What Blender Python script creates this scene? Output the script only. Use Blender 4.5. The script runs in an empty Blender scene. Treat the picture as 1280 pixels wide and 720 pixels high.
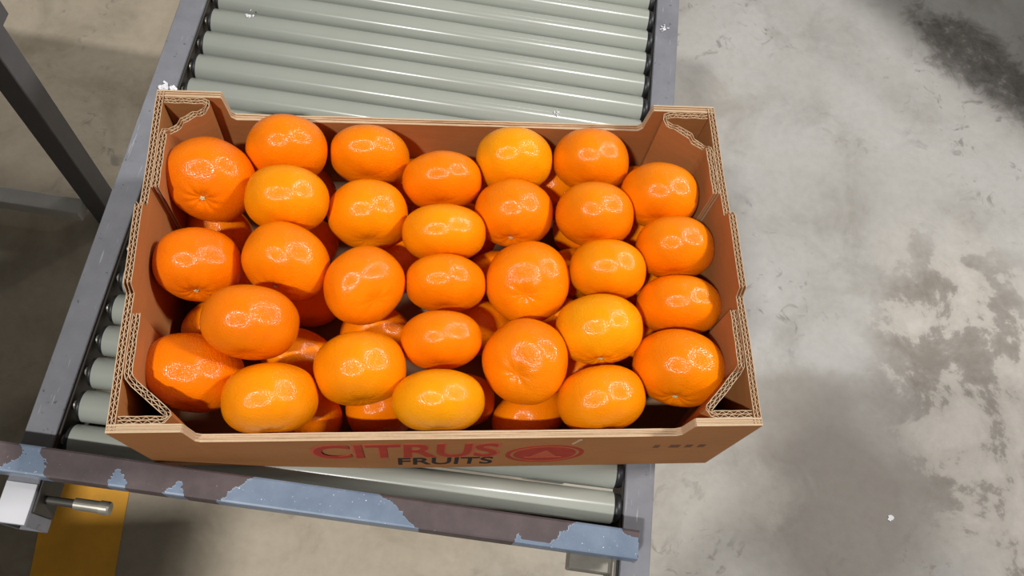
import bpy, math, random
import numpy as np
from mathutils import Vector, Matrix, Euler, noise

random.seed(7)
scene = bpy.context.scene
C = scene.collection
R = math.radians

# ------------------------------------------------------------------ camera
cam_data = bpy.data.cameras.new('camera')
cam = bpy.data.objects.new('camera', cam_data)
C.objects.link(cam)
cam.location = (-0.02306, -0.304876, 0.782624)
cam.rotation_euler = (0.404392, -0.104053, -0.037207)
cam_data.sensor_fit = 'HORIZONTAL'
cam_data.sensor_width = 36.0
cam_data.lens = 36.0 * 1055.099 / 1280.0
cam_data.clip_start = 0.02
scene.camera = cam

# ------------------------------------------------------------------ light
world = bpy.data.worlds.new('world')
scene.world = world
world.use_nodes = True
bg = world.node_tree.nodes['Background']
bg.inputs[0].default_value = (1.0, 0.97, 0.93, 1)
bg.inputs[1].default_value = 0.12


def lamp(name, loc, power, sx, sy, col):
    l = bpy.data.lights.new(name, 'AREA')
    l.shape = 'RECTANGLE'
    l.size, l.size_y = sx, sy
    l.energy = power
    l.color = col
    o = bpy.data.objects.new(name, l)
    C.objects.link(o)
    o.location = loc
    return o


lamp('ceiling_lamp_near', (-1.40, -1.85, 3.75), 165, 0.28, 0.15, (1.0, 0.985, 0.96))
lamp('ceiling_lamp_right', (3.7, 0.30, 4.0), 285, 0.75, 0.60, (1.0, 0.97, 0.94))
lamp('ceiling_lamp_back', (2.2, 2.6, 2.9), 18, 0.30, 0.30, (1.0, 0.97, 0.94))

scene.view_settings.view_transform = 'Standard'
scene.view_settings.look = 'None'
scene.view_settings.exposure = 0.0
scene.view_settings.gamma = 1.0
scene.view_settings.use_curve_mapping = False

# ------------------------------------------------------------------ helpers
def srgb(r, g, b):
    f = lambda c: (c / 255 / 12.92) if c / 255 <= 0.04045 else ((c / 255 + 0.055) / 1.055) ** 2.4
    return (f(r), f(g), f(b), 1.0)


def material(name):
    m = bpy.data.materials.new(name)
    m.use_nodes = True
    nt = m.node_tree
    return m, nt, nt.nodes['Principled BSDF']


def node(nt, kind, **kw):
    n = nt.nodes.new(kind)
    for k, v in kw.items():
        if k == 'inputs':
            for i, val in v.items():
                n.inputs[i].default_value = val
        else:
            setattr(n, k, v)
    return n


def ramp(nt, fac, stops):
    n = nt.nodes.new('ShaderNodeValToRGB')
    e = n.color_ramp.elements
    while len(e) < len(stops):
        e.new(0.5)
    for el, (p, c) in zip(e, stops):
        el.position = p
        el.color = c
    nt.links.new(fac, n.inputs[0])
    return n.outputs[0]


def mixcol(nt, fac, a, b, blend='MIX'):
    n = nt.nodes.new('ShaderNodeMix')
    n.data_type = 'RGBA'
    n.blend_type = blend
    for sock, val in ((n.inputs[0], fac), (n.inputs[6], a), (n.inputs[7], b)):
        if hasattr(val, 'is_linked'):
            nt.links.new(val, sock)
        else:
            sock.default_value = val
    return n.outputs[2]


def math_node(nt, op, a, b=None, clamp=False):
    n = nt.nodes.new('ShaderNodeMath')
    n.operation = op
    n.use_clamp = clamp
    for sock, val in ((n.inputs[0], a), (n.inputs[1], b)):
        if val is None:
            continue
        if hasattr(val, 'is_linked'):
            nt.links.new(val, sock)
        else:
            sock.default_value = val
    return n.outputs[0]


def obj_coord(nt):
    return nt.nodes.new('ShaderNodeTexCoord').outputs['Object']


def noise_tex(nt, vec, scale, detail=4, rough=0.55, distort=0.0):
    n = node(nt, 'ShaderNodeTexNoise', inputs={'Scale': scale, 'Detail': detail, 'Roughness': rough, 'Distortion': distort})
    nt.links.new(vec, n.inputs['Vector'])
    return n.outputs['Fac']


def bump(nt, bsdf, height, strength, dist):
    b = node(nt, 'ShaderNodeBump', inputs={'Strength': strength, 'Distance': dist})
    nt.links.new(height, b.inputs['Height'])
    nt.links.new(b.outputs[0], bsdf.inputs['Normal'])


def mesh_obj(name, verts, faces, mats, parent=None, smooth=False, fmat=None):
    me = bpy.data.meshes.new(name)
    me.from_pydata([tuple(v) for v in verts], [], faces)
    for m in (mats if isinstance(mats, (list, tuple)) else [mats]):
        me.materials.append(m)
    if fmat is not None:
        me.polygons.foreach_set('material_index', fmat)
    if smooth:
        me.polygons.foreach_set('use_smooth', [True] * len(me.polygons))
    me.update()
    o = bpy.data.objects.new(name, me)
    C.objects.link(o)
    if parent is not None:
        o.parent = parent
    return o


class MB:
    """collects shapes of one mesh"""

    def __init__(self):
        self.v, self.f, self.m = [], [], []

    def add(self, vs, fs, mi=0):
        b = len(self.v)
        self.v += [tuple(p) for p in vs]
        self.f += [tuple(b + i for i in q) for q in fs]
        self.m += [mi] * len(fs)

    def box(self, x0, x1, y0, y1, z0, z1, mi=0):
        vs = [(x, y, z) for z in (z0, z1) for y in (y0, y1) for x in (x0, x1)]
        self.add(vs, [(0, 2, 3, 1), (4, 5, 7, 6), (0, 1, 5, 4), (2, 6, 7, 3), (0, 4, 6, 2), (1, 3, 7, 5)], mi)

    def bbox(self, x0, x1, y0, y1, z0, z1, c=0.0015, mi=0):
        """box with chamfered edges, built as a chamfered profile along x, y and z"""
        pts, idx = [], {}
        for i in (0, 1):
            for j in (0, 1):
                for k in (0, 1):
                    x, y, z = (x0, x1)[i], (y0, y1)[j], (z0, z1)[k]
                    sx, sy, sz = (1, -1)[i], (1, -1)[j], (1, -1)[k]
                    for a in range(3):
                        idx[(i, j, k, a)] = len(pts)
                        pts.append((x + (0 if a == 0 else sx * c), y + (0 if a == 1 else sy * c), z + (0 if a == 2 else sz * c)))
        fs = []
        for a in range(3):
            for s in (0, 1):
                loop = [(0, 0), (1, 0), (1, 1), (0, 1)]
                q = []
                for u, w in loop:
                    key = [0, 0, 0]
                    key[a] = s
                    key[(a + 1) % 3] = u
                    key[(a + 2) % 3] = w
                    q.append(idx[(*key, a)])
                fs.append(tuple(q) if s else tuple(reversed(q)))
        for a in range(3):
            b, d = (a + 1) % 3, (a + 2) % 3
            for u in (0, 1):
                for w in (0, 1):
                    k0, k1 = [0, 0, 0], [0, 0, 0]
                    k0[b] = k1[b] = u
                    k0[d] = k1[d] = w
                    k1[a] = 1
                    q = (idx[(*k0, b)], idx[(*k1, b)], idx[(*k1, d)], idx[(*k0, d)])
                    fs.append(q if (u == w) else tuple(reversed(q)))
        for i in (0, 1):
            for j in (0, 1):
                for k in (0, 1):
                    fs.append((idx[(i, j, k, 0)], idx[(i, j, k, 1)], idx[(i, j, k, 2)]))
        self.add(pts, fs, mi)

    def tube(self, p, q, r, n=16, mi=0, caps=True, prof=None):
        """cylinder from p to q; prof = list of (t, radius)"""
        p, q = Vector(p), Vector(q)
        ax = (q - p).normalized()
        u = ax.orthogonal().normalized()
        w = ax.cross(u)
        prof = prof or [(0, r), (1, r)]
        vs, fs = [], []
        for t, rr in prof:
            c = p.lerp(q, t)
            for k in range(n):
                a = 2 * math.pi * k / n
                vs.append(c + u * (rr * math.cos(a)) + w * (rr * math.sin(a)))
        for i in range(len(prof) - 1):
            for k in range(n):
                a, b = i * n + k, i * n + (k + 1) % n
                fs.append((a, b, b + n, a + n))
        if caps:
            fs.append(tuple(range(n - 1, -1, -1)))
            b = (len(prof) - 1) * n
            fs.append(tuple(range(b, b + n)))
        self.add(vs, fs, mi)

    def prism(self, poly, d0, d1, place, mi=0):
        """poly in (s, t); place(s, t, d) -> xyz"""
        n = len(poly)
        vs = [place(s, t, d0) for s, t in poly] + [place(s, t, d1) for s, t in poly]
        fs = [tuple(range(n - 1, -1, -1)), tuple(range(n, 2 * n))]
        fs += [(i, (i + 1) % n, n + (i + 1) % n, n + i) for i in range(n)]
        self.add(vs, fs, mi)

    def build(self, name, mats, parent=None, smooth=False):
        return mesh_obj(name, self.v, self.f, mats, parent, smooth, self.m)


def recalc(o):
    import bmesh
    bm = bmesh.new()
    bm.from_mesh(o.data)
    bmesh.ops.recalc_face_normals(bm, faces=bm.faces)
    bm.to_mesh(o.data)
    bm.free()


def thing(name, label, cat, loc=(0, 0, 0), rz=0.0, group=None):
    o = bpy.data.objects.new(name, None)
    o.empty_display_size = 0.05
    C.objects.link(o)
    o.location = loc
    o.rotation_euler = (0, 0, rz)
    o['label'] = label
    o['category'] = cat
    if group:
        o['group'] = group
    return o


# ------------------------------------------------------------------ materials
FLOOR_Z = -0.75


def make_floor_material():
    m, nt, b = material('worn_concrete')
    co = obj_coord(nt)
    big = noise_tex(nt, co, 1.7, 5, 0.6, 0.3)
    mid = noise_tex(nt, co, 7.0, 6, 0.62, 0.4)
    fine = noise_tex(nt, co, 60.0, 4, 0.6)
    base = ramp(nt, big, [(0.3, srgb(162, 159, 153)), (0.52, srgb(175, 173, 169)), (0.7, srgb(181, 179, 175))])
    sep = nt.nodes.new('ShaderNodeSeparateXYZ')
    nt.links.new(co, sep.inputs[0])
    X, Y = sep.outputs[0], sep.outputs[1]
    wob = noise_tex(nt, co, 3.0, 5, 0.65, 0.5)
    wobf = noise_tex(nt, co, 9.0, 5, 0.7, 0.6)

    def region(cx, cy, rx, ry, ang, edge, wamp, soft, wn=None):
        """0..1 mask of a ragged elliptical patch"""
        ca, sa = math.cos(ang), math.sin(ang)
        dx = math_node(nt, 'SUBTRACT', X, cx)
        dy = math_node(nt, 'SUBTRACT', Y, cy)
        u = math_node(nt, 'ADD', math_node(nt, 'MULTIPLY', dx, ca / rx), math_node(nt, 'MULTIPLY', dy, sa / rx))
        v = math_node(nt, 'ADD', math_node(nt, 'MULTIPLY', dx, -sa / ry), math_node(nt, 'MULTIPLY', dy, ca / ry))
        d = math_node(nt, 'SQRT', math_node(nt, 'ADD', math_node(nt, 'MULTIPLY', u, u), math_node(nt, 'MULTIPLY', v, v)))
        w = math_node(nt, 'MULTIPLY', math_node(nt, 'SUBTRACT', wn or wob, 0.5), wamp)
        d = math_node(nt, 'ADD', d, w)
        mr = node(nt, 'ShaderNodeMapRange', inputs={1: edge - soft, 2: edge + soft, 3: 1.0, 4: 0.0})
        nt.links.new(d, mr.inputs[0])
        return mr.outputs[0]

    # browner tone along the lane where the conveyor stands
    lane = region(-0.9, 0.1, 1.25, 6.0, 0.0, 1.0, 0.5, 0.28)
    col = mixcol(nt, lane, base, mixcol(nt, mid, srgb(148, 137, 119), srgb(178, 167, 149)))
    # cloudy mottling and scuffs
    cloud = ramp(nt, mid, [(0.30, (0.72, 0.70, 0.68, 1)), (0.5, (0.97, 0.97, 0.97, 1)), (0.72, (1.05, 1.05, 1.05, 1))])
    col = mixcol(nt, 0.75, col, cloud, 'MULTIPLY')
    sp = noise_tex(nt, co, 22.0, 3, 0.75, 0.8)
    sp2 = noise_tex(nt, co, 3.1, 2, 0.5)
    spots = math_node(nt, 'MULTIPLY', ramp(nt, sp, [(0.575, (0, 0, 0, 1)), (0.68, (1, 1, 1, 1))]), ramp(nt, sp2, [(0.42, (0, 0, 0, 1)), (0.58, (1, 1, 1, 1))]))
    col = mixcol(nt, math_node(nt, 'MULTIPLY', spots, 0.6), col, srgb(104, 100, 94))
    # scraped coating on the right: pale flakes over a darker, browner layer
    scr = region(1.12, 0.06, 0.22, 0.42, 0.12, 0.95, 1.1, 0.25)
    flake = noise_tex(nt, co, 6.0, 9, 0.66, 0.25)
    fl = ramp(nt, flake, [(0.42, srgb(126, 119, 110)), (0.485, srgb(140, 134, 126)), (0.515, srgb(170, 164, 155)), (0.62, srgb(184, 178, 170))])
    col = mixcol(nt, scr, col, fl)
    # dark patch in front of it: painted cast shadow with some real staining
    shade_stain = region(0.75, -0.10, 0.20, 0.22, 0.1, 0.9, 0.9, 0.3)
    col = mixcol(nt, math_node(nt, 'MULTIPLY', shade_stain, 0.8), col, srgb(126, 118, 109))
    dark_band = region(0.68, 0.12, 0.16, 0.05, 0.1, 0.9, 1.2, 0.3)  # narrow darker band behind that patch
    col = mixcol(nt, math_node(nt, 'MULTIPLY', dark_band, 0.6), col, srgb(132, 126, 118))
    lit_gap = region(0.57, -0.07, 0.13, 0.06, 0.15, 0.85, 1.8, 0.4, wobf)  # lit gap in that shadow, painted as a pale patch
    col = mixcol(nt, math_node(nt, 'MULTIPLY', lit_gap, 0.7), col, srgb(176, 171, 163))
    # dark rough blotch at the far right
    blot = region(1.315, 0.945, 0.105, 0.215, 0.72, 0.85, 1.6, 0.2, wobf)
    bl = ramp(nt, noise_tex(nt, co, 26.0, 8, 0.75, 0.3), [(0.38, srgb(78, 74, 70)), (0.56, srgb(112, 107, 101)), (0.68, srgb(168, 162, 154))])
    col = mixcol(nt, math_node(nt, 'MULTIPLY', blot, 0.85), col, bl)
    col = mixcol(nt, 0.35, col, ramp(nt, fine, [(0.3, (0.82, 0.82, 0.82, 1)), (0.6, (1.03, 1.03, 1.03, 1))]), 'MULTIPLY')
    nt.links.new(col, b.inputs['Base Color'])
    b.inputs['Roughness'].default_value = 0.62
    b.inputs['Specular IOR Level'].default_value = 0.35
    bump(nt, b, math_node(nt, 'ADD', fine, mid), 0.25, 0.002)
    return m


def simple(name, col, rough=0.5, metal=0.0, var=0.12, scale=30.0, spec=0.5, bmp=0.0, bscale=200.0):
    m, nt, b = material(name)
    co = obj_coord(nt)
    n = noise_tex(nt, co, scale, 5, 0.6)
    lo = tuple(c * (1 - var) for c in col[:3]) + (1,)
    hi = tuple(min(1, c * (1 + var)) for c in col[:3]) + (1,)
    nt.links.new(ramp(nt, n, [(0.3, lo), (0.7, hi)]), b.inputs['Base Color'])
    b.inputs['Roughness'].default_value = rough
    b.inputs['Metallic'].default_value = metal
    b.inputs['Specular IOR Level'].default_value = spec
    if bmp:
        bump(nt, b, noise_tex(nt, co, bscale, 3), bmp, 0.001)
    return m


M_floor = make_floor_material()


def make_rail_material():
    m, nt, b = material('galvanised_rail')
    co = obj_coord(nt)
    n = noise_tex(nt, co, 14.0, 6, 0.65)
    f = noise_tex(nt, co, 160.0, 3, 0.6)
    mp = node(nt, 'ShaderNodeMapping', inputs={'Scale': (400, 30, 400), 'Rotation': (0, 0, 1.1)})
    nt.links.new(co, mp.inputs[0])
    scratch = noise_tex(nt, mp.outputs[0], 1.0, 2, 0.5)
    col = ramp(nt, n, [(0.3, srgb(113, 114, 120)), (0.7, srgb(136, 137, 143))])
    col = mixcol(nt, math_node(nt, 'MULTIPLY', ramp(nt, f, [(0.28, (1, 1, 1, 1)), (0.34, (0, 0, 0, 1))]), 0.6), col, srgb(60, 60, 64))
    col = mixcol(nt, math_node(nt, 'MULTIPLY', ramp(nt, scratch, [(0.68, (0, 0, 0, 1)), (0.74, (1, 1, 1, 1))]), 0.35), col, srgb(205, 206, 210))
    nt.links.new(col, b.inputs['Base Color'])
    b.inputs['Metallic'].default_value = 0.15
    b.inputs['Roughness'].default_value = 0.65
    b.inputs['Specular IOR Level'].default_value = 0.2
    return m


M_rail = make_rail_material()
M_roller = simple('roller_grey', srgb(160, 164, 155), 0.26, 0.0, 0.04, 12.0, 0.6)
def make_roller_finish(m):
    """turned surface: fine rings around the roller spread its highlight along the axis"""
    nt = m.node_tree
    b = nt.nodes['Principled BSDF']
    tg = nt.nodes.new('ShaderNodeTangent')
    tg.direction_type = 'RADIAL'
    tg.axis = 'X'
    nt.links.new(tg.outputs[0], b.inputs['Tangent'])
    b.inputs['Anisotropic'].default_value = 0.85
    b.inputs['Anisotropic Rotation'].default_value = 0.25


make_roller_finish(M_roller)
M_black = simple('black_plastic', srgb(30, 31, 34), 0.45, 0.0, 0.15, 40.0)
M_steel = simple('bright_steel', srgb(150, 146, 136), 0.45, 0.6, 0.15, 60.0)
M_dark_steel = simple('dark_steel', srgb(66, 63, 58), 0.55, 0.3, 0.2, 40.0)
M_stand = simple('grey_painted_steel', srgb(96, 95, 99), 0.5, 0.1, 0.1, 25.0)
M_galv = simple('galvanised_steel', srgb(206, 204, 198), 0.5, 0.1, 0.1, 25.0)
M_yellow = simple('yellow_floor_paint', srgb(240, 172, 50), 0.6, 0.0, 0.12, 18.0)
M_white = simple('white_paper_residue', srgb(225, 225, 230), 0.6, 0.0, 0.1, 90.0, 0.5, 0.5, 300.0)
M_rail_end_pale = simple('pale_rail_end', srgb(198, 198, 202), 0.5, 0.1, 0.05, 20.0)
M_red = simple('red_print', srgb(176, 62, 44), 0.75, 0.0, 0.12, 60.0, 0.2)
M_red_pale = simple('red_print_pale', srgb(196, 96, 66), 0.75, 0.0, 0.1, 60.0, 0.2)
M_ink = simple('black_print', srgb(48, 40, 36), 0.75, 0.0, 0.15, 60.0, 0.2)
M_ink_pale = simple('faded_print', srgb(110, 74, 54), 0.8, 0.0, 0.15, 60.0, 0.2)


def make_card(name, col, streak):
    m, nt, b = material(name)
    co = obj_coord(nt)
    n = noise_tex(nt, co, 9.0, 5, 0.6)
    mp = node(nt, 'ShaderNodeMapping', inputs={'Scale': streak})
    nt.links.new(co, mp.inputs[0])
    f = noise_tex(nt, mp.outputs[0], 1.0, 3, 0.6)
    c = ramp(nt, n, [(0.3, tuple(k * 0.9 for k in col[:3]) + (1,)), (0.7, tuple(min(1, k * 1.07) for k in col[:3]) + (1,))])
    c = mixcol(nt, 0.5, c, ramp(nt, f, [(0.3, (0.86, 0.86, 0.86, 1)), (0.7, (1.06, 1.06, 1.06, 1))]), 'MULTIPLY')
    nt.links.new(c, b.inputs['Base Color'])
    b.inputs['Roughness'].default_value = 0.72
    b.inputs['Specular IOR Level'].default_value = 0.25
    bump(nt, b, f, 0.15, 0.0006)
    return m


M_card = make_card('kraft_cardboard', srgb(176, 117, 67), (40, 40, 260))
M_card_edge = make_card('cardboard_cut_edge', srgb(198, 172, 140), (300, 300, 300))
M_card_base = make_card('cardboard_floor', srgb(140, 110, 84), (60, 60, 60))


def make_bar_material():
    m, nt, b = material('flaking_brown_paint')
    co = obj_coord(nt)
    at = node(nt, 'ShaderNodeAttribute', attribute_name='paint')
    edge = math_node(nt, 'ADD', at.outputs['Fac'], math_node(nt, 'MULTIPLY', math_node(nt, 'SUBTRACT', noise_tex(nt, co, 220.0, 4, 0.7), 0.5), 0.55))
    k = ramp(nt, edge, [(0.47, (0, 0, 0, 1)), (0.53, (1, 1, 1, 1))])
    n = noise_tex(nt, co, 25.0, 6, 0.65)
    brown = ramp(nt, n, [(0.3, srgb(68, 58, 59)), (0.7, srgb(94, 81, 82))])
    bare = ramp(nt, n, [(0.3, srgb(100, 115, 136)), (0.7, srgb(124, 139, 158))])
    fl = noise_tex(nt, co, 340.0, 3, 0.6)
    bare = mixcol(nt, ramp(nt, fl, [(0.68, (0, 0, 0, 1)), (0.73, (1, 1, 1, 1))]), bare, srgb(226, 230, 236))
    brown = mixcol(nt, math_node(nt, 'MULTIPLY', ramp(nt, fl, [(0.68, (0, 0, 0, 1)), (0.74, (1, 1, 1, 1))]), 0.5), brown, srgb(160, 150, 150))
    nt.links.new(mixcol(nt, k, bare, brown), b.inputs['Base Color'])
    nt.links.new(ramp(nt, k, [(0, (0.38, 0.38, 0.38, 1)), (1, (0.6, 0.6, 0.6, 1))]), b.inputs['Roughness'])
    bump(nt, b, k, 0.5, 0.0006)
    return m


M_bar = make_bar_material()


def make_peel():
    m, nt, b = material('mandarin_peel')
    co = obj_coord(nt)
    info = nt.nodes.new('ShaderNodeObjectInfo')
    n = noise_tex(nt, co, 1.6, 4, 0.55)
    c = mixcol(nt, 0.8, info.outputs['Color'], ramp(nt, n, [(0.3, (0.94, 0.86, 0.8, 1)), (0.7, (1.04, 1.10, 1.1, 1))]), 'MULTIPLY')
    nt.links.new(c, b.inputs['Base Color'])
    b.inputs['Roughness'].default_value = 0.165
    b.inputs['Specular IOR Level'].default_value = 0.42
    b.inputs['Subsurface Weight'].default_value = 0.0
    v = node(nt, 'ShaderNodeTexVoronoi', inputs={'Scale': 30.0})
    nt.links.new(co, v.inputs['Vector'])
    pore = ramp(nt, v.outputs['Distance'], [(0.0, (0, 0, 0, 1)), (0.45, (1, 1, 1, 1))])
    h = math_node(nt, 'ADD', pore, math_node(nt, 'MULTIPLY', noise_tex(nt, co, 24.0, 2), 0.7))
    bump(nt, b, h, 0.215, 0.011)
    return m


M_peel = make_peel()
M_button = simple('pale_stem_button', srgb(205, 196, 140), 0.7, 0.0, 0.2, 4.0)

# ------------------------------------------------------------------ floor
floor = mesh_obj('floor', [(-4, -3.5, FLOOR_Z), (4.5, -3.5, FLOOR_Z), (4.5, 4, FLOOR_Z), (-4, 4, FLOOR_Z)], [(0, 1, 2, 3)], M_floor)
floor['kind'] = 'structure'
M_wall = simple('pale_wall', srgb(196, 194, 188), 0.8, 0.0, 0.05, 3.0)
mb = MB()
mb.box(-4, 4.5, 4.0, 4.1, FLOOR_Z, 3.6)
wall = mb.build('wall_back', M_wall)
wall['kind'] = 'structure'

YAW = -0.158298
cy, sy = math.cos(YAW), math.sin(YAW)


def cw(x, y, z=0.0):
    return (cy * x - sy * y, sy * x + cy * y, z)


# painted yellow line on the floor under the conveyor
mb = MB()
poly = []
for k in range(13):
    t = k / 12
    poly.append((-0.668 + 0.016 * t + 0.002 * math.sin(9 * t), -0.9 + 0.897 * t))
for k in range(12, -1, -1):
    t = k / 12
    poly.append((-0.538 + 0.024 * t + 0.002 * math.cos(11 * t), -0.9 + 0.877 * t))
mb.prism(poly, FLOOR_Z + 0.0002, FLOOR_Z + 0.0014, lambda s, t, d: (s, t, d))
mark = mb.build('floor_marking', M_yellow, floor)
mark['label'] = 'yellow painted line on the concrete'


def blob(name, mat, cx, cy_, z, r, th, seed, parent, holes=False):
    rnd = random.Random(seed)
    pts = []
    n = 14
    for k in range(n):
        a = 2 * math.pi * k / n
        rr = r * (0.55 + 0.6 * rnd.random())
        pts.append((cx + rr * math.cos(a), cy_ + rr * 0.8 * math.sin(a)))
    b_ = MB()
    b_.prism(pts, z, z + th, lambda s, t, d: (s, t, d))
    return b_.build(name, mat, parent)


fx = blob('paint_fleck', M_white, 0.854, -0.113, FLOOR_Z + 0.0002, 0.007, 0.001, 5, floor)
fx['label'] = 'small white fleck on the concrete'

# ------------------------------------------------------------------ roller conveyor
conv = thing('roller_conveyor', 'grey roller conveyor of pale green-grey rollers carrying the cardboard box', 'conveyor', (0, 0, FLOOR_Z), YAW)
Z0 = -FLOOR_Z      # local z of the roller tops
RX0, RX1 = -0.3505, 0.2235
RW = 0.0275
RY0, RY1 = -0.249, 0.503
RT = Z0 - 0.004    # top of the side rails
for x0, x1, s in ((RX0, RX0 + RW, 1), (RX1 - RW, RX1, -1)):
    mb = MB()
    t = 0.0025
    xi = x1 if s == 1 else x0
    # rectangular tube, open at both ends
    mb.bbox(x0, x1, RY0, RY1, RT - t, RT, 0.0008)
    mb.bbox(x0, x0 + t, RY0, RY1, RT - 0.05, RT - t + 0.0003, 0.0006, 0)
    mb.bbox(x1 - t, x1, RY0, RY1, RT - 0.05, RT - t + 0.0003, 0.0006, 0)
    mb.bbox(x0 + t, x1 - t, RY0, RY1, RT - 0.05, RT - 0.05 + t, 0.0006, 0)
    r_ = mb.build('side_rail', M_rail, conv)
    mb = MB()
    xt = xi + s * 0.0004
    mb.bbox(min(xt, xt + s * 0.002), max(xt, xt + s * 0.002), RY0 + 0.012, RY1 - 0.002, RT - 0.046, RT - 0.0032, 0.0005)
    mb.build('axle_track', M_dark_steel, r_)
PITCH, RR, SKEW = 0.0325, 0.0149, 0.016
proto = None
for k in range(-13, 8):
    y = 0.2608 + PITCH * k
    if proto is None:
        mb = MB()
        L = 0.187 + 0.311
        mb.tube((-0.311, 0, 0), (0.187, 0, 0), RR, 40, prof=[(0, RR - 0.0022), (0.0005, RR - 0.0008), (0.0016, RR), (0.9984, RR), (0.9995, RR - 0.0008), (1, RR - 0.0022)])
        ro = mb.build('roller', M_roller, conv, True)
        ro.data.polygons.foreach_set('use_smooth', [len(p_.vertices) == 4 for p_ in ro.data.polygons])
        kids = []
        for a_, b_ in ((-0.3156, -0.3108), (0.1868, 0.1945)):
            mb = MB()
            e = [(0, 0.0105), (0.25, 0.0132), (1, 0.0137)] if a_ < 0 else [(0, 0.0137), (0.75, 0.0132), (1, 0.0105)]
            mb.tube((a_, 0, 0), (b_, 0, 0), 0, 28, prof=e)
            kids.append(mb.build('end_cap', M_black, ro, True))
        mb = MB()
        mb.tube((-0.3206, 0, 0), (-0.3154, 0, 0), 0.0042, 12, prof=[(0, 0.0045), (0.35, 0.0045), (0.5, 0.0032), (1, 0.0032)])
        kids.append(mb.build('axle', M_steel, ro))
        proto = (ro, kids)
        ro.rotation_euler = (0, 0, SKEW)
        ro.location = (0, y - 0.187 * SKEW, Z0 - RR - 0.0001)
    else:
        ro = proto[0].copy()
        C.objects.link(ro)
        ro.parent = conv
        ro.location = (0, y - 0.187 * SKEW, Z0 - RR - 0.0001)
        ro.rotation_euler = Euler((0.37 * k, 0, SKEW), 'XYZ')
        for kd in proto[1]:
            c_ = kd.copy()
            C.objects.link(c_)
            c_.parent = ro

# stop bar across the front end, brown paint flaking off galvanised steel
BX0, BX1, BY0, BY1, BZ0, BZ1 = -0.372, 0.2035, -0.2112, -0.1860, Z0 + 0.012, Z0 + 0.032


def lerp_pts(x, pts):
    for (a, va), (b_, vb) in zip(pts, pts[1:]):
        if a <= x <= b_:
            return va + (vb - va) * (x - a) / (b_ - a)
    return None


def painted(x, v):
    """1 where brown paint remains; v = 0 at the back edge, 1 at the front"""
    j = 0.004 * noise.noise((x * 130, v * 4, 0.3)) + 0.0025 * noise.noise((x * 420, v * 11, 4.3))
    xx = x + j
    left = lerp_pts(v, [(-9, -0.336), (0.0, -0.336), (0.35, -0.327), (0.55, -0.333), (0.9, -0.345), (1.0, -0.40), (9, -0.40)])
    right = lerp_pts(v, [(-9, -0.311), (0, -0.311), (0.15, -0.316), (0.4, -0.309), (0.75, -0.306), (1.0, -0.3025), (9, -0.3025)])
    if left < xx < right:
        return 0.0
    for a, pk, b_, top in ((-0.2507, -0.2465, -0.2388, 0.42), (-0.2059, -0.195, -0.1893, 0.5)):
        lim = lerp_pts(xx, [(a - 0.001, 1.0), (a, 0.95), (pk - 0.002, top), (pk + 0.002, top), (b_, 0.9), (b_ + 0.001, 1.0)])
        if lim is not None and v > lim:
            return 0.0
    left = lerp_pts(v, [(-9, -0.130), (0, -0.132), (0.2, -0.139), (0.6, -0.151), (1, -0.1625), (9, -0.163)])
    right = lerp_pts(v, [(-9, -0.030), (0, -0.026), (0.3, -0.013), (1, 0.0115), (9, 0.012)])
    if left < xx < right:
        return 0.0
    lim = lerp_pts(xx, [(0.094, 1.0), (0.0965, 0.8), (0.099, 0.66), (0.102, 0.86), (0.125, 0.86), (0.133, 0.6), (0.141, 0.22), (0.147, 0.05), (0.15, -1), (0.188, -1), (0.190, 0.22), (0.2045, 0.26)])
    if lim is not None and v > lim:
        return 0.0
    return 1.0


prof = []
c_ = 0.0022
for (yy, zz) in ((BY1, BZ0), (BY1, BZ1 - c_), (BY1 - 0.3 * c_, BZ1 - 0.3 * c_), (BY1 - c_, BZ1)):
    prof.append((yy, zz))
NT = 22
for k in range(1, NT):
    prof.append((BY1 - c_ + (BY0 - BY1 + 2 * c_) * k / NT, BZ1))
for (yy, zz) in ((BY0 + c_, BZ1), (BY0 + 0.3 * c_, BZ1 - 0.3 * c_), (BY0, BZ1 - c_)):
    prof.append((yy, zz))
for k in range(1, 5):
    prof.append((BY0, BZ1 - c_ + (BZ0 - BZ1 + c_) * k / 4))
NX = 560
vs, fs, paint = [], [], []
n = len(prof)
for i in range(NX + 1):
    x = BX0 + (BX1 - BX0) * i / NX
    for (yy, zz) in prof:
        v = (BY1 - yy) / (BY1 - BY0)
        if v >= 1:
            v = 1 + (BZ1 - zz) / 0.04
        p_ = painted(x, min(v, 1.0) if v < 1.0 else 1.0)
        zz2 = zz + (0.00025 if p_ and zz >= BZ1 - 1e-6 else 0)
        vs.append((x, yy, zz2))
        paint.append(p_)
for i in range(NX):
    for k in range(n):
        a, b_ = i * n + k, i * n + (k + 1) % n
        fs.append((a, b_, b_ + n, a + n))
fs.append(tuple(range(n - 1, -1, -1)))
fs.append(tuple(NX * n + k for k in range(n)))
bar = mesh_obj('stop_bar', vs, fs, M_bar, conv)
bar['label'] = 'steel bar across the conveyor end with brown paint flaking off'
at = bar.data.attributes.new('paint', 'FLOAT', 'POINT')
at.data.foreach_set('value', paint)
recalc(bar)
for x0, x1 in ((RX0 + 0.004, RX0 + RW - 0.006), (RX1 - RW + 0.001, RX1 - RW + 0.0065)):
    mb = MB()
    mb.bbox(x0, x1, BY0 + 0.004, BY1 - 0.004, RT, BZ0, 0.0006)
    mb.build('spacer_block', M_dark_steel, conv)

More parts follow.
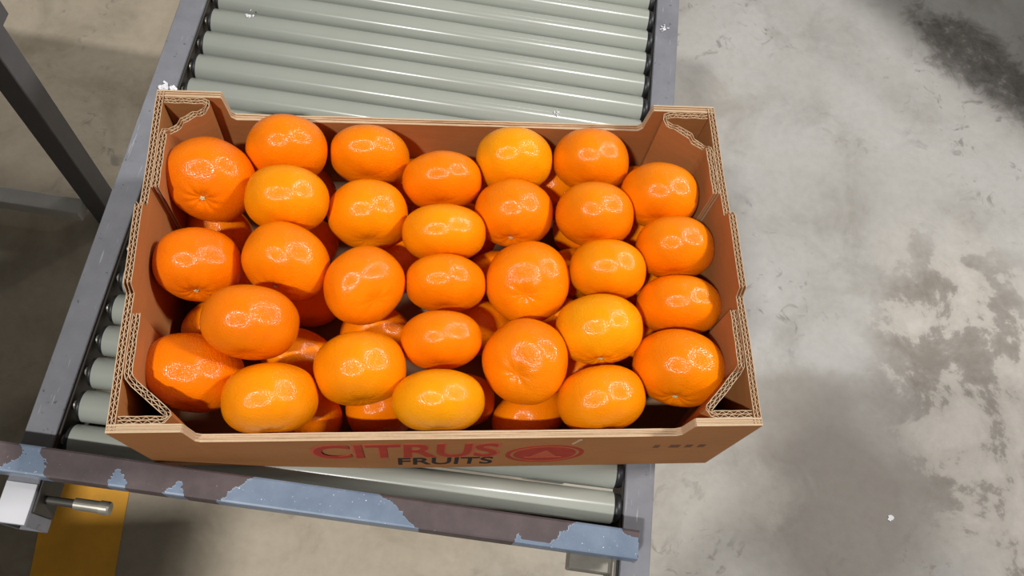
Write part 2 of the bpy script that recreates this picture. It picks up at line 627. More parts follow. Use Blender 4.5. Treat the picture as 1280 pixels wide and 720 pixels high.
# empty axle holders between the rails below the bar
mb = MB()
mb.tube((RX0 + RW + 0.0026, -0.2235, Z0 - 0.022), (-0.2635, -0.2235, Z0 - 0.022), 0, 20, prof=[(0, 0.0038), (0.5, 0.0038)])
st = mb.build('axle_stub', M_dark_steel, conv, False)
mb = MB()
mb.tube((RX0 + RW + 0.0026, -0.2235, Z0 - 0.022), (-0.2635, -0.2235, Z0 - 0.022), 0, 20, prof=[(0.45, 0.005), (0.451, 0.0054), (0.84, 0.0054), (0.841, 0.0062), (0.97, 0.0062), (1, 0.0054)])
mb.build('steel_tip', M_steel, st)
mb = MB()
mb.bbox(0.150, 0.1960, -0.2215, -0.2045, Z0 - 0.03, Z0 - 0.014, 0.0012)
mb.bbox(0.152, 0.190, -0.2395, -0.2275, Z0 - 0.042, Z0 - 0.028, 0.0012)
mb.bbox(0.1895, 0.1960, -0.2415, -0.200, Z0 - 0.046, Z0 - 0.010, 0.001)
br = mb.build('axle_bracket', M_steel, conv)

mb = MB()
mb.bbox(RX0 + RW + 0.003, RX1 - RW - 0.003, -0.192, -0.146, Z0 - 0.052, Z0 - 0.036, 0.0012)
mb.build('gap_shade_strip', M_dark_steel, conv)  # added dark strip standing in for shade between last roller and bar

mb = MB()
mb.bbox(RX0 + 0.0004, RX0 + RW - 0.0004, RY0 + 0.0005, -0.2135, RT + 0.0001, RT + 0.0011, 0.0004)
end_layer = mb.build('rail_end_layer', M_rail_end_pale, conv)  # thin pale layer makes the front rail end lighter
end_layer['label'] = 'pale front end of the left rail'

# legs, feet and a cross tube under the rails
LEG_Y = (0.035, 0.42)
for ly in LEG_Y:
    for lx in (RX0 + 0.0138, RX1 - 0.0138):
        mb = MB()
        mb.bbox(lx - 0.0175, lx + 0.0175, ly - 0.0175, ly + 0.0175, 0.012, RT - 0.05, 0.0015)
        mb.bbox(lx - 0.035, lx + 0.035, ly - 0.035, ly + 0.035, 0.0, 0.012, 0.0015)
        mb.build('leg', M_stand, conv)
    mb = MB()
    mb.bbox(RX0 + 0.031, RX1 - 0.031, ly - 0.015, ly + 0.015, 0.18, 0.21, 0.0015)
    mb.build('cross_tube', M_stand, conv)


def scraps(name, parent, x, y, z, size, count, seed, label):
    """a torn, crinkled bit of tape: little tilted flakes"""
    rnd = random.Random(seed)
    b_ = MB()
    for _ in range(count):
        px, py = x + rnd.gauss(0, size * 0.42), y + rnd.gauss(0, size * 0.42)
        e = Euler((rnd.uniform(-0.5, 0.5), rnd.uniform(-0.5, 0.5), rnd.uniform(0, 6.3))).to_matrix()
        a, w = size * rnd.uniform(0.12, 0.32), size * rnd.uniform(0.08, 0.2)
        q = [Vector((px, py, z + 0.0012)) + e @ Vector(d) for d in ((-a, -w, 0), (a, -w * 0.6, 0), (a * 0.8, w, 0), (-a * 0.9, w * 0.8, 0))]
        q2 = [p_ + e @ Vector((0, 0, 0.0003)) for p_ in q]
        b_.add(q + q2, [(3, 2, 1, 0), (4, 5, 6, 7), (0, 1, 5, 4), (1, 2, 6, 5), (2, 3, 7, 6), (3, 0, 4, 7)])
    o = b_.build(name, M_white, parent)
    o['label'] = label
    return o


scraps('tape_scrap', conv, -0.333, 0.2105, RT, 0.011, 34, 3, 'torn white tape stuck on the rail behind the box')
scraps('tape_scrap', conv, 0.2055, 0.4062, RT, 0.006, 12, 8, 'white scrap on the right rail')
scraps('sticker_remnant', conv, -0.2680, 0.3215, Z0 - 0.0008, 0.006, 12, 11, 'white sticker remnant on a roller')
scraps('sticker_remnant', conv, 0.0898, 0.2585, Z0 - 0.0006, 0.004, 12, 13, 'white sticker remnant on a roller close behind the box')

# ------------------------------------------------------------------ steel table on the left
tab = thing('steel_table', 'dark grey steel table, only its leg and low crossbar seen left of the conveyor', 'table', cw(-0.69, 0.392, FLOOR_Z), YAW)
TW, TD, TH = 1.0, 0.95, 0.56
h = 0.02
for (lx, ly) in ((0, 0), (-TW, 0), (0, -TD), (-TW, -TD)):
    mb = MB()
    mb.bbox(lx - h, lx + h, ly - h, ly + h, 0.0, TH, 0.0015)
    mb.build('leg', M_stand, tab)
for (a, b_) in (((-TW + h, -0.045), (-h, -0.013)), ((-TW + h, -TD - 0.015), (-h, -TD + 0.015))):
    mb = MB()
    mb.bbox(a[0], b_[0], a[1], b_[1], 0.055, 0.085, 0.0015)
    mb.build('crossbar', M_galv, tab)
mb = MB()
mb.bbox(-TW - 0.04, 0.04, -TD - 0.04, 0.02, TH, TH + 0.03, 0.002)
mb.build('tabletop', M_stand, tab)

# second table added out of view to shade the far right floor
shade_tab = thing('steel_table', 'unseen grey table added on the far right to shade the concrete', 'table', (1.589 + 0.72 * 0.42, 0.838 + 0.694 * 0.42, FLOOR_Z), R(-46.0))
for (lx, ly) in ((-0.75, 0.35), (0.75, 0.35), (-0.75, -0.35), (0.75, -0.35)):
    mb = MB()
    mb.bbox(lx - h, lx + h, ly - h, ly + h, 0.0, 0.74, 0.0015)
    mb.build('leg', M_stand, shade_tab)
mb = MB()
mb.bbox(-0.8, 0.8, -0.4, 0.4, 0.74, 0.77, 0.002)
mb.build('tabletop', M_stand, shade_tab)

# two cabinets added out of view only to block light and shade the floor
for cx_, ht, lab in ((0.13, 1.72, 'unseen tall cabinet added as shadow blocker before the right half of the conveyor end'), (-0.84, 1.36, 'unseen lower cabinet added as shadow blocker to the left before the conveyor end')):
    cab = thing('shadow_cabinet', lab, 'cabinet', (cx_, -0.80, FLOOR_Z))
    mb = MB()
    mb.bbox(-0.17, 0.17, -0.2, 0.2, 0.06, ht, 0.004)
    mb.bbox(-0.15, 0.15, -0.18, 0.18, 0.0, 0.06, 0.002)
    mb.build('body', M_stand, cab)
    mb = MB()
    mb.bbox(-0.16, 0.16, -0.216, -0.2, 0.08, ht - 0.02, 0.003)
    door = mb.build('shadow_cabinet_door', M_galv, cab)
    mb = MB()
    mb.bbox(0.10, 0.115, -0.236, -0.216, 0.95, 1.1, 0.003)
    mb.build('handle', M_black, door)

# ------------------------------------------------------------------ cardboard box
W2, D2, HT, HL = 0.25, 0.1514, 0.147, 0.114
TH6 = 0.0062
box = thing('cardboard_box', 'open brown corrugated cardboard box filled with mandarins on the rollers', 'box')


def ribbon(b_, pts, th, z0, ztop, mi=0, closed=False):
    """thin upright sheet following pts in plan; ztop(i, p) gives its top"""
    n = len(pts)
    nor = []
    for i in range(n):
        a = Vector(pts[max(i - 1, 0)])
        c = Vector(pts[min(i + 1, n - 1)])
        d = (c - a)
        d = d.normalized() if d.length > 1e-9 else Vector((1, 0))
        nor.append(Vector((-d.y, d.x)))
    vs, fs, ms = [], [], []
    for p, q in zip(pts, nor):
        zt = ztop(p)
        for s in (-1, 1):
            vs.append((p[0] + q.x * s * th / 2, p[1] + q.y * s * th / 2, z0))
            vs.append((p[0] + q.x * s * th / 2, p[1] + q.y * s * th / 2, zt))
    base = len(b_.v)
    for i in range(n - 1):
        a = 4 * i
        c = a + 4
        fs += [(a, c, c + 1, a + 1), (a + 2, a + 3, c + 3, c + 2), (a + 1, c + 1, c + 3, a + 3), (a, a + 2, c + 2, c)]
        ms += [0, 0, 1, 0]
    fs += [(0, 1, 3, 2), (4 * n - 4, 4 * n - 2, 4 * n - 1, 4 * n - 3)]
    ms += [1, 1]
    b_.v += vs
    b_.f += [tuple(base + i for i in f) for f in fs]
    b_.m += ms


def path_sampler(path):
    pts = [Vector(p) for p in path]
    L = [0]
    for a, c in zip(pts, pts[1:]):
        L.append(L[-1] + (c - a).length)

    def at(s):
        s = min(max(s, 0), L[-1])
        for i in range(len(pts) - 1):
            if s <= L[i + 1] or i == len(pts) - 2:
                t = (s - L[i]) / (L[i + 1] - L[i])
                d = (pts[i + 1] - pts[i]).normalized()
                return pts[i].lerp(pts[i + 1], t), Vector((-d.y, d.x))
    return at, L[-1]


def fluted(name, path, parent, z0, ztop, th=TH6, period=0.0066, extra=()):
    """double-wall corrugated board standing on edge: three liners and two wavy flutes"""
    at_, L = path_sampler(path)
    b_ = MB()
    ns = max(8, int(L / 0.004))
    ss = sorted(set([L * i / ns for i in range(ns + 1)] + list(extra)))

    def off(o, s):
        p, q = at_(s)
        return (p + q * o)

    for o in (-th / 2 + 0.0003, 0.0, th / 2 - 0.0003):
        ribbon(b_, [off(o, s) for s in ss], 0.0006, z0, ztop)
    n = int(L / period) * 4
    for lo, hi, ph in ((-th / 2 + 0.0006, -0.0003, 0.0), (0.0003, th / 2 - 0.0006, 1.3)):
        pts = []
        for i in range(n + 1):
            s = L * i / n
            w = 0.5 + 0.5 * math.sin(2 * math.pi * s / period + ph)
            pts.append(off(lo + (hi - lo) * w, s))
        ribbon(b_, pts, 0.00042, z0, lambda p: ztop(p) - 0.0004)
    o = b_.build(name, [M_card, M_card_edge], parent)
    return o


def side_top(p):
    y = p[1]
    z = HT
    if -0.0365 < y < 0.035:
        z = HT + 0.0105
    return z + 0.0006 * math.sin(y * 60)


for s in (-1, 1):
    x = s * (W2 - TH6 / 2)
    ext = [D2 - 0.035, D2 - 0.0349, D2 + 0.0365, D2 + 0.0364, D2 + 0.035, D2 + 0.0349, D2 - 0.0365, D2 - 0.0364]
    o = fluted('side_wall', [(x, -D2 + 0.0015), (x, D2 - 0.0015)], box, 0.0, side_top, extra=ext)
    me = o.data
    for v in me.vertices:      # the filled box bulges
        v.co.x += s * 0.0045 * math.sin(math.pi * min(1, v.co.z / HT)) * max(0.0, 1 - (v.co.y / D2) ** 2)


def dent(o):
    """the front left bottom corner is pressed in where it meets the stop bar"""
    for v in o.data.vertices:
        if v.co.y < -0.125:
            v.co.y += 0.0062 * min(1, max(0, (-0.06 - v.co.x) / 0.17)) * min(1, max(0, (0.11 - v.co.z) / 0.06))


dent(bpy.data.objects['side_wall'])

# folded-in corner posts; each is a flap of the side wall: along the long wall, across the corner, back along the side
def post(sx, sgn, ax, cx, bx, ay, by_, name='corner_post'):
    xs = W2 - TH6 - 0.0036
    yl = D2 - TH6 - 0.0036
    path = [(sx * (W2 - TH6 - 0.0008), sgn * yl), (sx * (cx + 0.004), sgn * yl), (sx * cx, sgn * (yl - 0.0022)), (sx * (cx + 0.0016), sgn * (yl - 0.0060)),
            (sx * (xs - 0.002), sgn * (by_ + 0.004)), (sx * xs, sgn * (by_ - 0.001)), (sx * (xs + 0.0002), sgn * ay)]
    at_, L = path_sampler(path)
    d0, d1 = Vector(path[3]), Vector(path[4])

    def top(p):
        z = HT - 0.001
        t = (Vector((p[0], p[1])) - d0).dot((d1 - d0)) / (d1 - d0).length_squared
        onseg = abs((Vector((p[0], p[1])) - d0).cross(d1 - d0)) / (d1 - d0).length < 0.004 if hasattr(Vector((0, 0)), 'cross') else False
        if 0.0 < t < 1.0 and onseg:
            z -= 0.004 if t < 0.22 else (0.0015 if t < 0.62 else 0.006)
        return z + 0.0005 * math.sin(p[0] * 400 + p[1] * 300)

    return fluted(name, path, box, 0.0062, top)


post(-1, 1, 0, 0.2065, 0, 0.055, 0.1085)
post(-1, -1, 0, 0.2075, 0, 0.057, 0.1065)
post(1, -1, 0, 0.2075, 0, 0.052, 0.1010)
post(1, 1, 0, 0.2020, 0, 0.059, 0.1060)


# long walls: laid-over double board, tall at the corners and cut low between them
def long_wall(sgn, xa, xb):
    b_ = MB()
    layers = [(0.0, 0.0016, 0.0, 0), (0.0016, 0.0029, -0.0012, 0), (0.0029, 0.0036, -0.0002, 0), (0.0036, 0.0052, -0.0014, 0), (0.0052, 0.0066, -0.0003, 0)]
    N = 60
    for (d0, d1, dz, mi) in layers:
        top = [(-W2, HT), (xa, HT), (xa + 0.001, HT - 0.002)]
        top += [(xa + 0.0035, HL + 0.004), (xa + 0.0065, HL + 0.0008)]
        for k in range(N + 1):
            x = xa + 0.008 + (xb - xa - 0.016) * k / N
            top.append((x, HL + 0.0007 * noise.noise((x * 18, sgn * 3.0 + d0 * 900, 0)) + 0.0004 * noise.noise((x * 90, d0 * 1300, 1))))
        top += [(xb - 0.0065, HL + 0.0008), (xb - 0.0035, HL + 0.004), (xb - 0.001, HT - 0.002), (xb, HT), (W2, HT)]
        vs, fs, ms = [], [], []
        for (x, z) in top:
            for d in (d0, d1):
                for zz in (0.0, z + dz):
                    vs.append((x, sgn * (D2 - d), zz))
        for i in range(len(top) - 1):
            a, c = 4 * i, 4 * i + 4
            fs += [(a, a + 1, c + 1, c), (a + 2, c + 2, c + 3, a + 3), (a + 1, a + 3, c + 3, c + 1), (a, c, c + 2, a + 2)]
            ms += [0, 0, 1, 0]
        e = 4 * len(top) - 4
        fs += [(0, 2, 3, 1), (e, e + 1, e + 3, e + 2)]
        ms += [0, 0]
        base = len(b_.v)
        b_.v += vs
        b_.f += [tuple(base + i for i in f) for f in fs]
        b_.m += ms
    o = b_.build('long_wall', [M_card, M_card_edge], box)
    recalc(o)
    return o


back_wall = long_wall(1, -0.1965, 0.1925)
front_wall = long_wall(-1, -0.1968, 0.1960)
dent(front_wall)
front_wall['label'] = 'front wall of the box printed in red and black'
mb = MB()
mb.box(-W2 + TH6 + 0.0003, W2 - TH6 - 0.0003, -D2 + 0.0068, D2 - 0.0068, 0.0, 0.006)
mb.build('bottom_panel', M_card_base, box)


def text_mesh(body, name, mat, parent, x0, x1, z0, z1, y, off=0.0, th=0.0004):
    cu = bpy.data.curves.new('t', 'FONT')
    cu.body = body
    cu.extrude = 0.5
    cu.offset = off
    cu.resolution_u = 4
    t = bpy.data.objects.new('t', cu)
    C.objects.link(t)
    dg = bpy.context.evaluated_depsgraph_get()
    me = bpy.data.meshes.new_from_object(t.evaluated_get(dg))
    bpy.data.objects.remove(t)
    co = np.empty(len(me.vertices) * 3, dtype=np.float32)
    me.vertices.foreach_get('co', co)
    co = co.reshape(-1, 3)
    lo, hi = co.min(0), co.max(0)
    out = np.empty_like(co)
    out[:, 0] = x0 + (co[:, 0] - lo[0]) / (hi[0] - lo[0]) * (x1 - x0)
    out[:, 2] = z0 + (co[:, 1] - lo[1]) / (hi[1] - lo[1]) * (z1 - z0)
    out[:, 1] = y - (co[:, 2] - lo[2]) / (hi[2] - lo[2]) * th
    me.vertices.foreach_set('co', out.ravel())
    me.materials.clear()
    me.materials.append(mat)
    me.update()
    o = bpy.data.objects.new(name, me)
    C.objects.link(o)
    o.parent = parent
    return o


YF = -D2
text_mesh('CITRUS', 'printed_outline', M_red_pale, front_wall, -0.112, 0.048, 0.044, 0.100, YF, 0.03, 0.0002)
t1 = text_mesh('CITRUS', 'printed_lettering', M_red, front_wall, -0.109, 0.045, 0.047, 0.097, YF - 0.0002, 0.02, 0.0002)
t1['label'] = 'red printed word CITRUS'
t2 = text_mesh('FRUITS', 'printed_lettering', M_ink, front_wall, -0.040, 0.044, 0.015, 0.044, YF, 0.015, 0.0003)
t2['label'] = 'black printed word FRUITS'


def disc(b_, cx, cz, r0, r1, y0, th, n=40):
    for k in range(n):
        a, c = 2 * math.pi * k / n, 2 * math.pi * (k + 1) / n
        q = [(cx + r * math.cos(t), cz + r * math.sin(t)) for r, t in ((r0, a), (r1, a), (r1, c), (r0, c))]
        b_.prism(q, 0, th, lambda s, t, d: (s, y0 - d, t))


mb = MB()
disc(mb, 0.0875, 0.053, 0.0305, 0.0345, YF, 0.0003)
disc(mb, 0.0875, 0.053, 0.0, 0.0275, YF, 0.0003)
lg = mb.build('printed_emblem', M_red, front_wall)
lg['label'] = 'red printed disc in a red ring'
mb = MB()
mb.prism([(0.076, 0.044), (0.099, 0.044), (0.0885, 0.066), (0.0865, 0.066)], 0, 0.0002, lambda s, t, d: (s, YF - 0.0003 - d, t))
mb.prism([(0.071, 0.039), (0.104, 0.039), (0.104, 0.042), (0.071, 0.042)], 0, 0.0002, lambda s, t, d: (s, YF - 0.0003 - d, t))
mb.build('printed_figure', M_red_pale, front_wall)
mb = MB()
for x0, w_ in ((0.1795, 0.005), (0.1935, 0.009), (0.2075, 0.006), (0.2190, 0.006)):
    mb.prism([(x0, 0.071), (x0 + w_, 0.071), (x0 + w_, 0.081), (x0, 0.081)], 0, 0.0002, lambda s, t, d: (s, YF - d, t))
mb.build('printed_mark', M_ink_pale, front_wall)
mb = MB()
mb.prism([(0.1055, 0.091), (0.1065, 0.090), (0.1115, 0.106), (0.1095, 0.107)], 0, 0.0006, lambda s, t, d: (s, YF - d, t))
mb.build('torn_fibre', M_card_edge, front_wall)

# ------------------------------------------------------------------ mandarins
# x, y, z of the centre, equatorial radius, stem direction
FRUIT = [
    (-0.2061, 0.0827, 0.1119, 0.0395, -0.062, -0.912, 0.405, 0.75),
    (-0.2089, 0.002, 0.1081, 0.0366, 0.072, -0.993, 0.095, 0.75),
    (-0.2072, -0.0885, 0.0909, 0.0402, 0.14, 0.989, -0.041, 0.746),
    (-0.1553, -0.0616, 0.1375, 0.0375, 0.05, 0.999, -0.011, 0.724),
    (-0.1405, -0.1174, 0.1128, 0.0383, -0.07, 0.998, 0.011, 0.709),
    (-0.142, 0.1149, 0.1132, 0.0369, -0.005, 1.0, 0.001, 0.685),
    (-0.137, 0.0573, 0.1239, 0.036, 0.028, 1.0, -0.005, 0.715),
    (-0.1349, 0.0019, 0.1156, 0.0374, -0.26, -0.952, 0.162, 0.75),
    (-0.069, 0.1187, 0.0982, 0.0372, 0.061, 0.998, 0.007, 0.62),
    (-0.0683, 0.0574, 0.0982, 0.0368, -0.032, 0.998, -0.053, 0.75),
    (-0.0688, -0.0188, 0.1143, 0.0347, -0.424, 0.741, -0.52, 0.75),
    (-0.0704, -0.0914, 0.1102, 0.0381, -0.1, 0.995, 0.005, 0.75),
    (-0.0019, 0.091, 0.1028, 0.0361, 0.005, 1.0, 0.0, 0.64),
    (-0.0011, 0.0349, 0.1072, 0.0368, 0.002, 0.994, 0.105, 0.64),
    (0.0001, -0.0118, 0.1028, 0.0355, 0.006, 1.0, 0.0, 0.64),
    (-0.0042, -0.0666, 0.1096, 0.0348, 0.004, 1.0, 0.0, 0.64),
    (-0.0059, -0.1202, 0.1125, 0.0377, 0.003, 1.0, 0.0, 0.64),
    (0.065, 0.1145, 0.1038, 0.0369, 0.037, 0.999, 0.004, 0.704),
    (0.0634, 0.0603, 0.1001, 0.0368, -0.139, -0.99, 0.023, 0.75),
    (0.0733, -0.0087, 0.1003, 0.0377, 0.207, 0.729, -0.652, 0.75),
    (0.0669, -0.0851, 0.1085, 0.0371, 0.383, 0.629, -0.677, 0.75),
    (0.139, 0.1155, 0.1053, 0.0357, 0.13, 0.991, 0.026, 0.726),
    (0.1358, 0.052, 0.1149, 0.0364, 0.134, 0.991, 0.027, 0.709),
    (0.1443, -0.0006, 0.1095, 0.0349, 0.172, 0.984, 0.036, 0.698),
    (0.1321, -0.057, 0.1102, 0.0387, -0.023, -1.0, -0.005, 0.733),
    (0.1312, -0.1162, 0.099, 0.038, -0.121, 0.992, -0.029, 0.709),
    (0.1991, 0.0746, 0.1121, 0.0357, 0.234, 0.972, -0.03, 0.75),
    (0.2072, 0.0209, 0.1126, 0.0362, 0.105, 0.994, 0.033, 0.699),
    (0.2087, -0.0303, 0.0998, 0.038, 0.168, 0.984, 0.051, 0.643),
    (0.2011, -0.0898, 0.1033, 0.0394, -0.261, -0.96, 0.105, 0.75),
    (-0.2127, 0.0705, 0.0408, 0.0333, 0.453, 0.888, 0.074, 0.73),
    (-0.2091, 0.0191, 0.041, 0.0335, -0.14, 0.989, -0.043, 0.73),
    (-0.2015, -0.0311, 0.0413, 0.034, -0.445, 0.882, -0.153, 0.73),
    (-0.1346, 0.115, 0.0417, 0.0343, 0.638, 0.768, -0.054, 0.73),
    (-0.1319, 0.0584, 0.0399, 0.0328, -0.069, -0.976, -0.206, 0.73),
    (-0.1239, -0.0016, 0.0399, 0.0324, -0.097, 0.994, -0.047, 0.73),
    (-0.1316, -0.0577, 0.0413, 0.0338, 0.233, 0.972, 0.005, 0.73),
    (-0.1221, -0.1109, 0.0422, 0.0348, 0.359, 0.929, -0.094, 0.73),
    (-0.074, 0.0852, 0.0407, 0.0344, -0.043, -0.932, 0.361, 0.73),
    (-0.0336, 0.0397, 0.0411, 0.034, -0.066, 0.978, 0.196, 0.73),
    (-0.0616, -0.0363, 0.0408, 0.0335, -0.213, -0.962, 0.17, 0.73),
    (-0.0545, -0.1064, 0.0413, 0.034, 0.142, -0.981, 0.131, 0.73),
    (0.0227, 0.0726, 0.0409, 0.0336, -0.57, -0.807, -0.155, 0.73),
    (0.0543, 0.018, 0.0419, 0.0345, -0.382, -0.915, 0.128, 0.73),
    (0.0365, -0.0305, 0.0407, 0.0332, -0.111, 0.994, 0.005, 0.73),
    (0.0139, -0.1, 0.0412, 0.0339, -0.013, 0.989, 0.148, 0.73),
    (0.1426, 0.0738, 0.0412, 0.0337, 0.048, 0.998, -0.041, 0.73),
    (0.121, 0.0243, 0.0417, 0.0342, -0.224, 0.968, 0.113, 0.73),
    (0.1069, -0.0263, 0.0415, 0.034, -0.054, -0.998, 0.046, 0.73),
    (0.0767, -0.1148, 0.0434, 0.0358, -0.527, 0.846, 0.083, 0.73),
    (0.1303, -0.0785, 0.0423, 0.035, -0.373, -0.911, -0.176, 0.73),
    (0.2117, 0.0674, 0.0422, 0.035, 0.183, 0.967, -0.177, 0.73),
    (0.1916, 0.017, 0.0384, 0.0322, 0.161, -0.906, -0.391, 0.73),
    (0.1744, -0.0428, 0.0409, 0.0335, -0.123, -0.985, -0.12, 0.73),
    (0.1865, -0.1171, 0.0407, 0.0333, 0.369, 0.927, 0.066, 0.73),
    (-0.024, 0.1188, 0.0419, 0.0342, -0.254, -0.967, -0.004, 0.73),
    (0.0421, 0.12, 0.0386, 0.032, -0.088, 0.944, 0.318, 0.73),
    (0.1089, 0.1181, 0.0419, 0.0347, 0.18, -0.959, 0.218, 0.73),
    (0.1933, 0.1186, 0.042, 0.0347, 0.086, -0.984, -0.157, 0.73),
    (-0.1979, 0.1193, 0.0396, 0.0328, -0.189, 0.943, -0.275, 0.73),
]


def fruit_mesh(seed):
    rnd = random.Random(seed)
    nu, nv = 48, 30
    ph = [rnd.uniform(0, 6.3) for _ in range(6)]
    lobes = rnd.choice((8, 9, 10))
    q = 0.74
    e = rnd.uniform(2.24, 2.42)
    vs, fs = [], []
    for j in range(nv + 1):
        t = math.pi * j / nv
        if 0 < j < nv:
            t += 0.10 * math.sin(2 * t) * -1   # denser rings near the ends
        c, s_ = math.cos(t), math.sin(t)
        rad = (abs(s_) ** e + abs(c / 1.0) ** e) ** (-1 / e)
        r, z = rad * s_, rad * c * q
        if z > 0:
            z -= 0.085 * math.exp(-(r / 0.20) ** 2) - 0.012 * math.exp(-((r - 0.30) / 0.12) ** 2)
        else:
            z += 0.060 * math.exp(-(r / 0.22) ** 2)
        n_here = 1 if j in (0, nv) else nu
        for i in range(n_here):
            a = 2 * math.pi * i / nu
            k = 1 + 0.018 * math.sin(2 * a + ph[0]) + 0.010 * math.sin(3 * a + ph[1]) + 0.008 * math.sin(5 * a + ph[2] + 2 * z)
            fur = 0.010 * math.cos(lobes * a + ph[3]) * math.exp(-((r - 0.28) / 0.2) ** 2) * (1 if z > 0 else 0.5)
            nz = 0.008 * noise.noise((math.cos(a) * r * 2.1 + seed, math.sin(a) * r * 2.1, z * 2.1))
            vs.append((r * k * math.cos(a) * (1 + nz), r * k * math.sin(a) * (1 + nz), (z + fur) * (1 + nz) + 0.012 * r * math.sin(a + ph[4])))
    top, bot = 0, len(vs) - 1
    ring = lambda j, i: 1 + (j - 1) * nu + i % nu
    for i in range(nu):
        fs.append((top, ring(1, i), ring(1, i + 1)))
        fs.append((bot, ring(nv - 1, i + 1), ring(nv - 1, i)))
        for j in range(1, nv - 1):
            fs.append((ring(j, i), ring(j + 1, i), ring(j + 1, i + 1), ring(j, i + 1)))
    o = mesh_obj('mandarin', vs, fs, M_peel, None, True)
    me = o.data
    bpy.data.objects.remove(o)
    return me


PEELS = [fruit_mesh(s) for s in range(8)]
# the little stem button, five-pointed
vs, fs = [], []
for k in range(20):
    a = 2 * math.pi * k / 20
    r = 0.058 * (1 + 0.28 * math.cos(5 * a))
    vs.append((r * math.cos(a), r * math.sin(a), 0.672 + 0.01))
for k in range(20):
    a = 2 * math.pi * k / 20
    r = 0.034 * (1 + 0.1 * math.cos(5 * a))
    vs.append((r * math.cos(a), r * math.sin(a), 0.700))
vs.append((0, 0, 0.690))
for k in range(20):
    k2 = (k + 1) % 20
    fs += [(k, k2, 20 + k2, 20 + k), (20 + k, 20 + k2, 40)]
ob = mesh_obj('stem_button', vs, fs, M_button)
BUTTON = ob.data
bpy.data.objects.remove(ob)

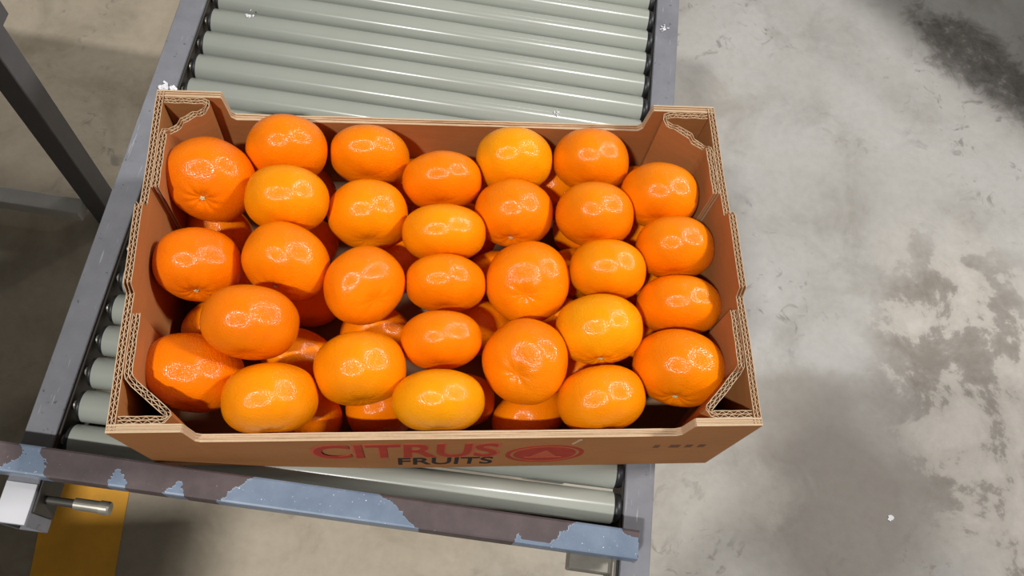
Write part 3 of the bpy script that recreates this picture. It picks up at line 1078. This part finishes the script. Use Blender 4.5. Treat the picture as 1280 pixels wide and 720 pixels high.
DEEP, MIDO, LITE, YELL = (0.92, 0.200, 0.0010), (0.95, 0.235, 0.0012), (0.96, 0.285, 0.0015), (0.97, 0.36, 0.002)
TONE = {1: DEEP, 2: DEEP, 3: DEEP, 4: DEEP, 5: LITE, 12: LITE, 14: LITE, 17: YELL, 18: YELL, 25: YELL, 15: MIDO, 16: MIDO,
        24: LITE, 29: MIDO, 30: MIDO, 7: LITE, 10: LITE, 26: LITE, 13: MIDO, 8: MIDO}
SKIP = {39, 55, 60}      # hidden under the others
LABEL = {
    1: 'big deep orange mandarin in the back left corner, stem button facing the front',
    2: 'deep orange mandarin against the left wall midway, stem button on its lower edge',
    3: 'deep orange mandarin tucked beside the front left corner flap',
    4: 'large deep orange mandarin lying highest, wedged between the two nearest the left wall',
    5: 'light orange mandarin touching the front wall, leftmost of that row',
    6: 'mandarin against the back wall, next right of the back left corner one',
    7: 'lighter mandarin second from the back in the second column from the left',
    8: 'mandarin third from the back in the second column from the left',
    9: 'mandarin at the back wall in the third column from the left',
    10: 'mandarin second from the back in the third column from the left',
    11: 'roundish tilted mandarin third from the back in the third column from the left',
    12: 'large light mandarin frontmost in the third column from the left',
    13: 'mandarin hindmost in the middle column, set away from the back wall',
    14: 'lighter mandarin second from the back in the middle column of five',
    15: 'flat mandarin at the very middle of the middle column of five',
    16: 'flat mandarin second from the front in the middle column of five',
    17: 'yellow-orange mandarin touching the front wall in the middle column',
    18: 'yellow-orange mandarin touching the back wall in the fifth column from the left',
    19: 'mandarin second from the back in the fifth column from the left',
    20: 'big round mandarin third from the back in the fifth column, dimple facing up',
    21: 'big round mandarin frontmost in the fifth column, overlapping a lower one in front',
    22: 'mandarin at the back wall in the sixth column, near the right flap',
    23: 'mandarin second from the back in the sixth column from the left',
    24: 'small light mandarin third from the back in the sixth column from the left',
    25: 'yellow-orange mandarin second from the front in the sixth column, stem button low',
    26: 'mandarin touching the front wall in the sixth column, rightmost of that row',
    27: 'mandarin hindmost by the right wall, beside the back right corner flap',
    28: 'mandarin second from the back in the column along the right wall',
    29: 'mandarin third from the back in the column along the right wall',
    30: 'large mandarin frontmost by the right wall, beside the front right corner flap',
    31: 'lower-layer mandarin showing under the front of the back left corner mandarin',
    32: 'sliver of a lower-layer mandarin right of the middle one by the left wall',
    33: 'lower-layer mandarin peeping out left of the highest one by the left wall',
    34: 'lower-layer mandarin behind the second and third columns near the back wall',
    35: 'shaded lower-layer mandarin between the second and third columns, second row from back',
    36: 'lower-layer mandarin in the gap right of the highest mandarin, behind its neighbour',
    37: 'lower-layer mandarin right of and in front of the highest mandarin, half in shade',
    38: 'lower-layer mandarin at the front wall between the first and second of the front row',
    40: 'lower-layer mandarin glimpsed left of the middle of the middle column',
    41: 'lower-layer mandarin behind the frontmost one of the third column',
    42: 'lower-layer mandarin at the front wall under the frontmost of the third column',
    43: 'lower-layer mandarin glimpsed right of the second one of the middle column',
    44: 'lower-layer mandarin in the gap right of the very middle mandarin',
    45: 'lower-layer mandarin left of and between the two big round ones',
    46: 'lower-layer mandarin at the front wall right of the yellow-orange front one',
    47: 'lower-layer mandarin glimpsed right of the upper big round one',
    48: 'lower-layer mandarin glimpsed left of the small light one in the sixth column',
    49: 'lower-layer mandarin glimpsed between both big round ones and the sixth column',
    50: 'lower-layer mandarin at the front wall below the frontmost big round one',
    51: 'lower-layer mandarin glimpsed between the two frontmost of the sixth column',
    52: 'lower-layer mandarin glimpsed left of the second one along the right wall',
    53: 'lower-layer mandarin glimpsed left of the third one along the right wall',
    54: 'lower-layer mandarin glimpsed left of the frontmost one by the right wall',
    56: 'lower-layer mandarin near the back wall between the third and middle columns',
    57: 'sliver of a lower-layer mandarin left of the second one in the fifth column',
    58: 'lower-layer mandarin with a glint between the fifth and sixth columns near the back',
    59: 'sliver of a lower-layer mandarin behind the hindmost one by the right wall',
}

for i, (x, y, z, a, dx, dy, dz, flat) in enumerate(FRUIT, 1):
    if i in SKIP:
        continue
    o = bpy.data.objects.new('mandarin', PEELS[i % len(PEELS)])
    C.objects.link(o)
    q = Vector((dx, dy, dz)).normalized().to_track_quat('Z', 'Y')
    a *= 0.992 if i <= 30 else 0.962
    spin = Matrix.Rotation(random.uniform(0, 6.28), 4, 'Z')
    o.matrix_world = Matrix.Translation((x, y, z)) @ q.to_matrix().to_4x4() @ spin @ Matrix.Diagonal((a, a, a * flat / 0.74, 1))
    t = TONE.get(i, MIDO)
    o.color = (t[0], t[1] * random.uniform(0.95, 1.05), t[2], 1)
    o['label'] = LABEL[i]
    o['category'] = 'mandarin'
    o['group'] = 'mandarins in the cardboard box'
    s = bpy.data.objects.new('stem_button', BUTTON)
    C.objects.link(s)
    s.parent = o
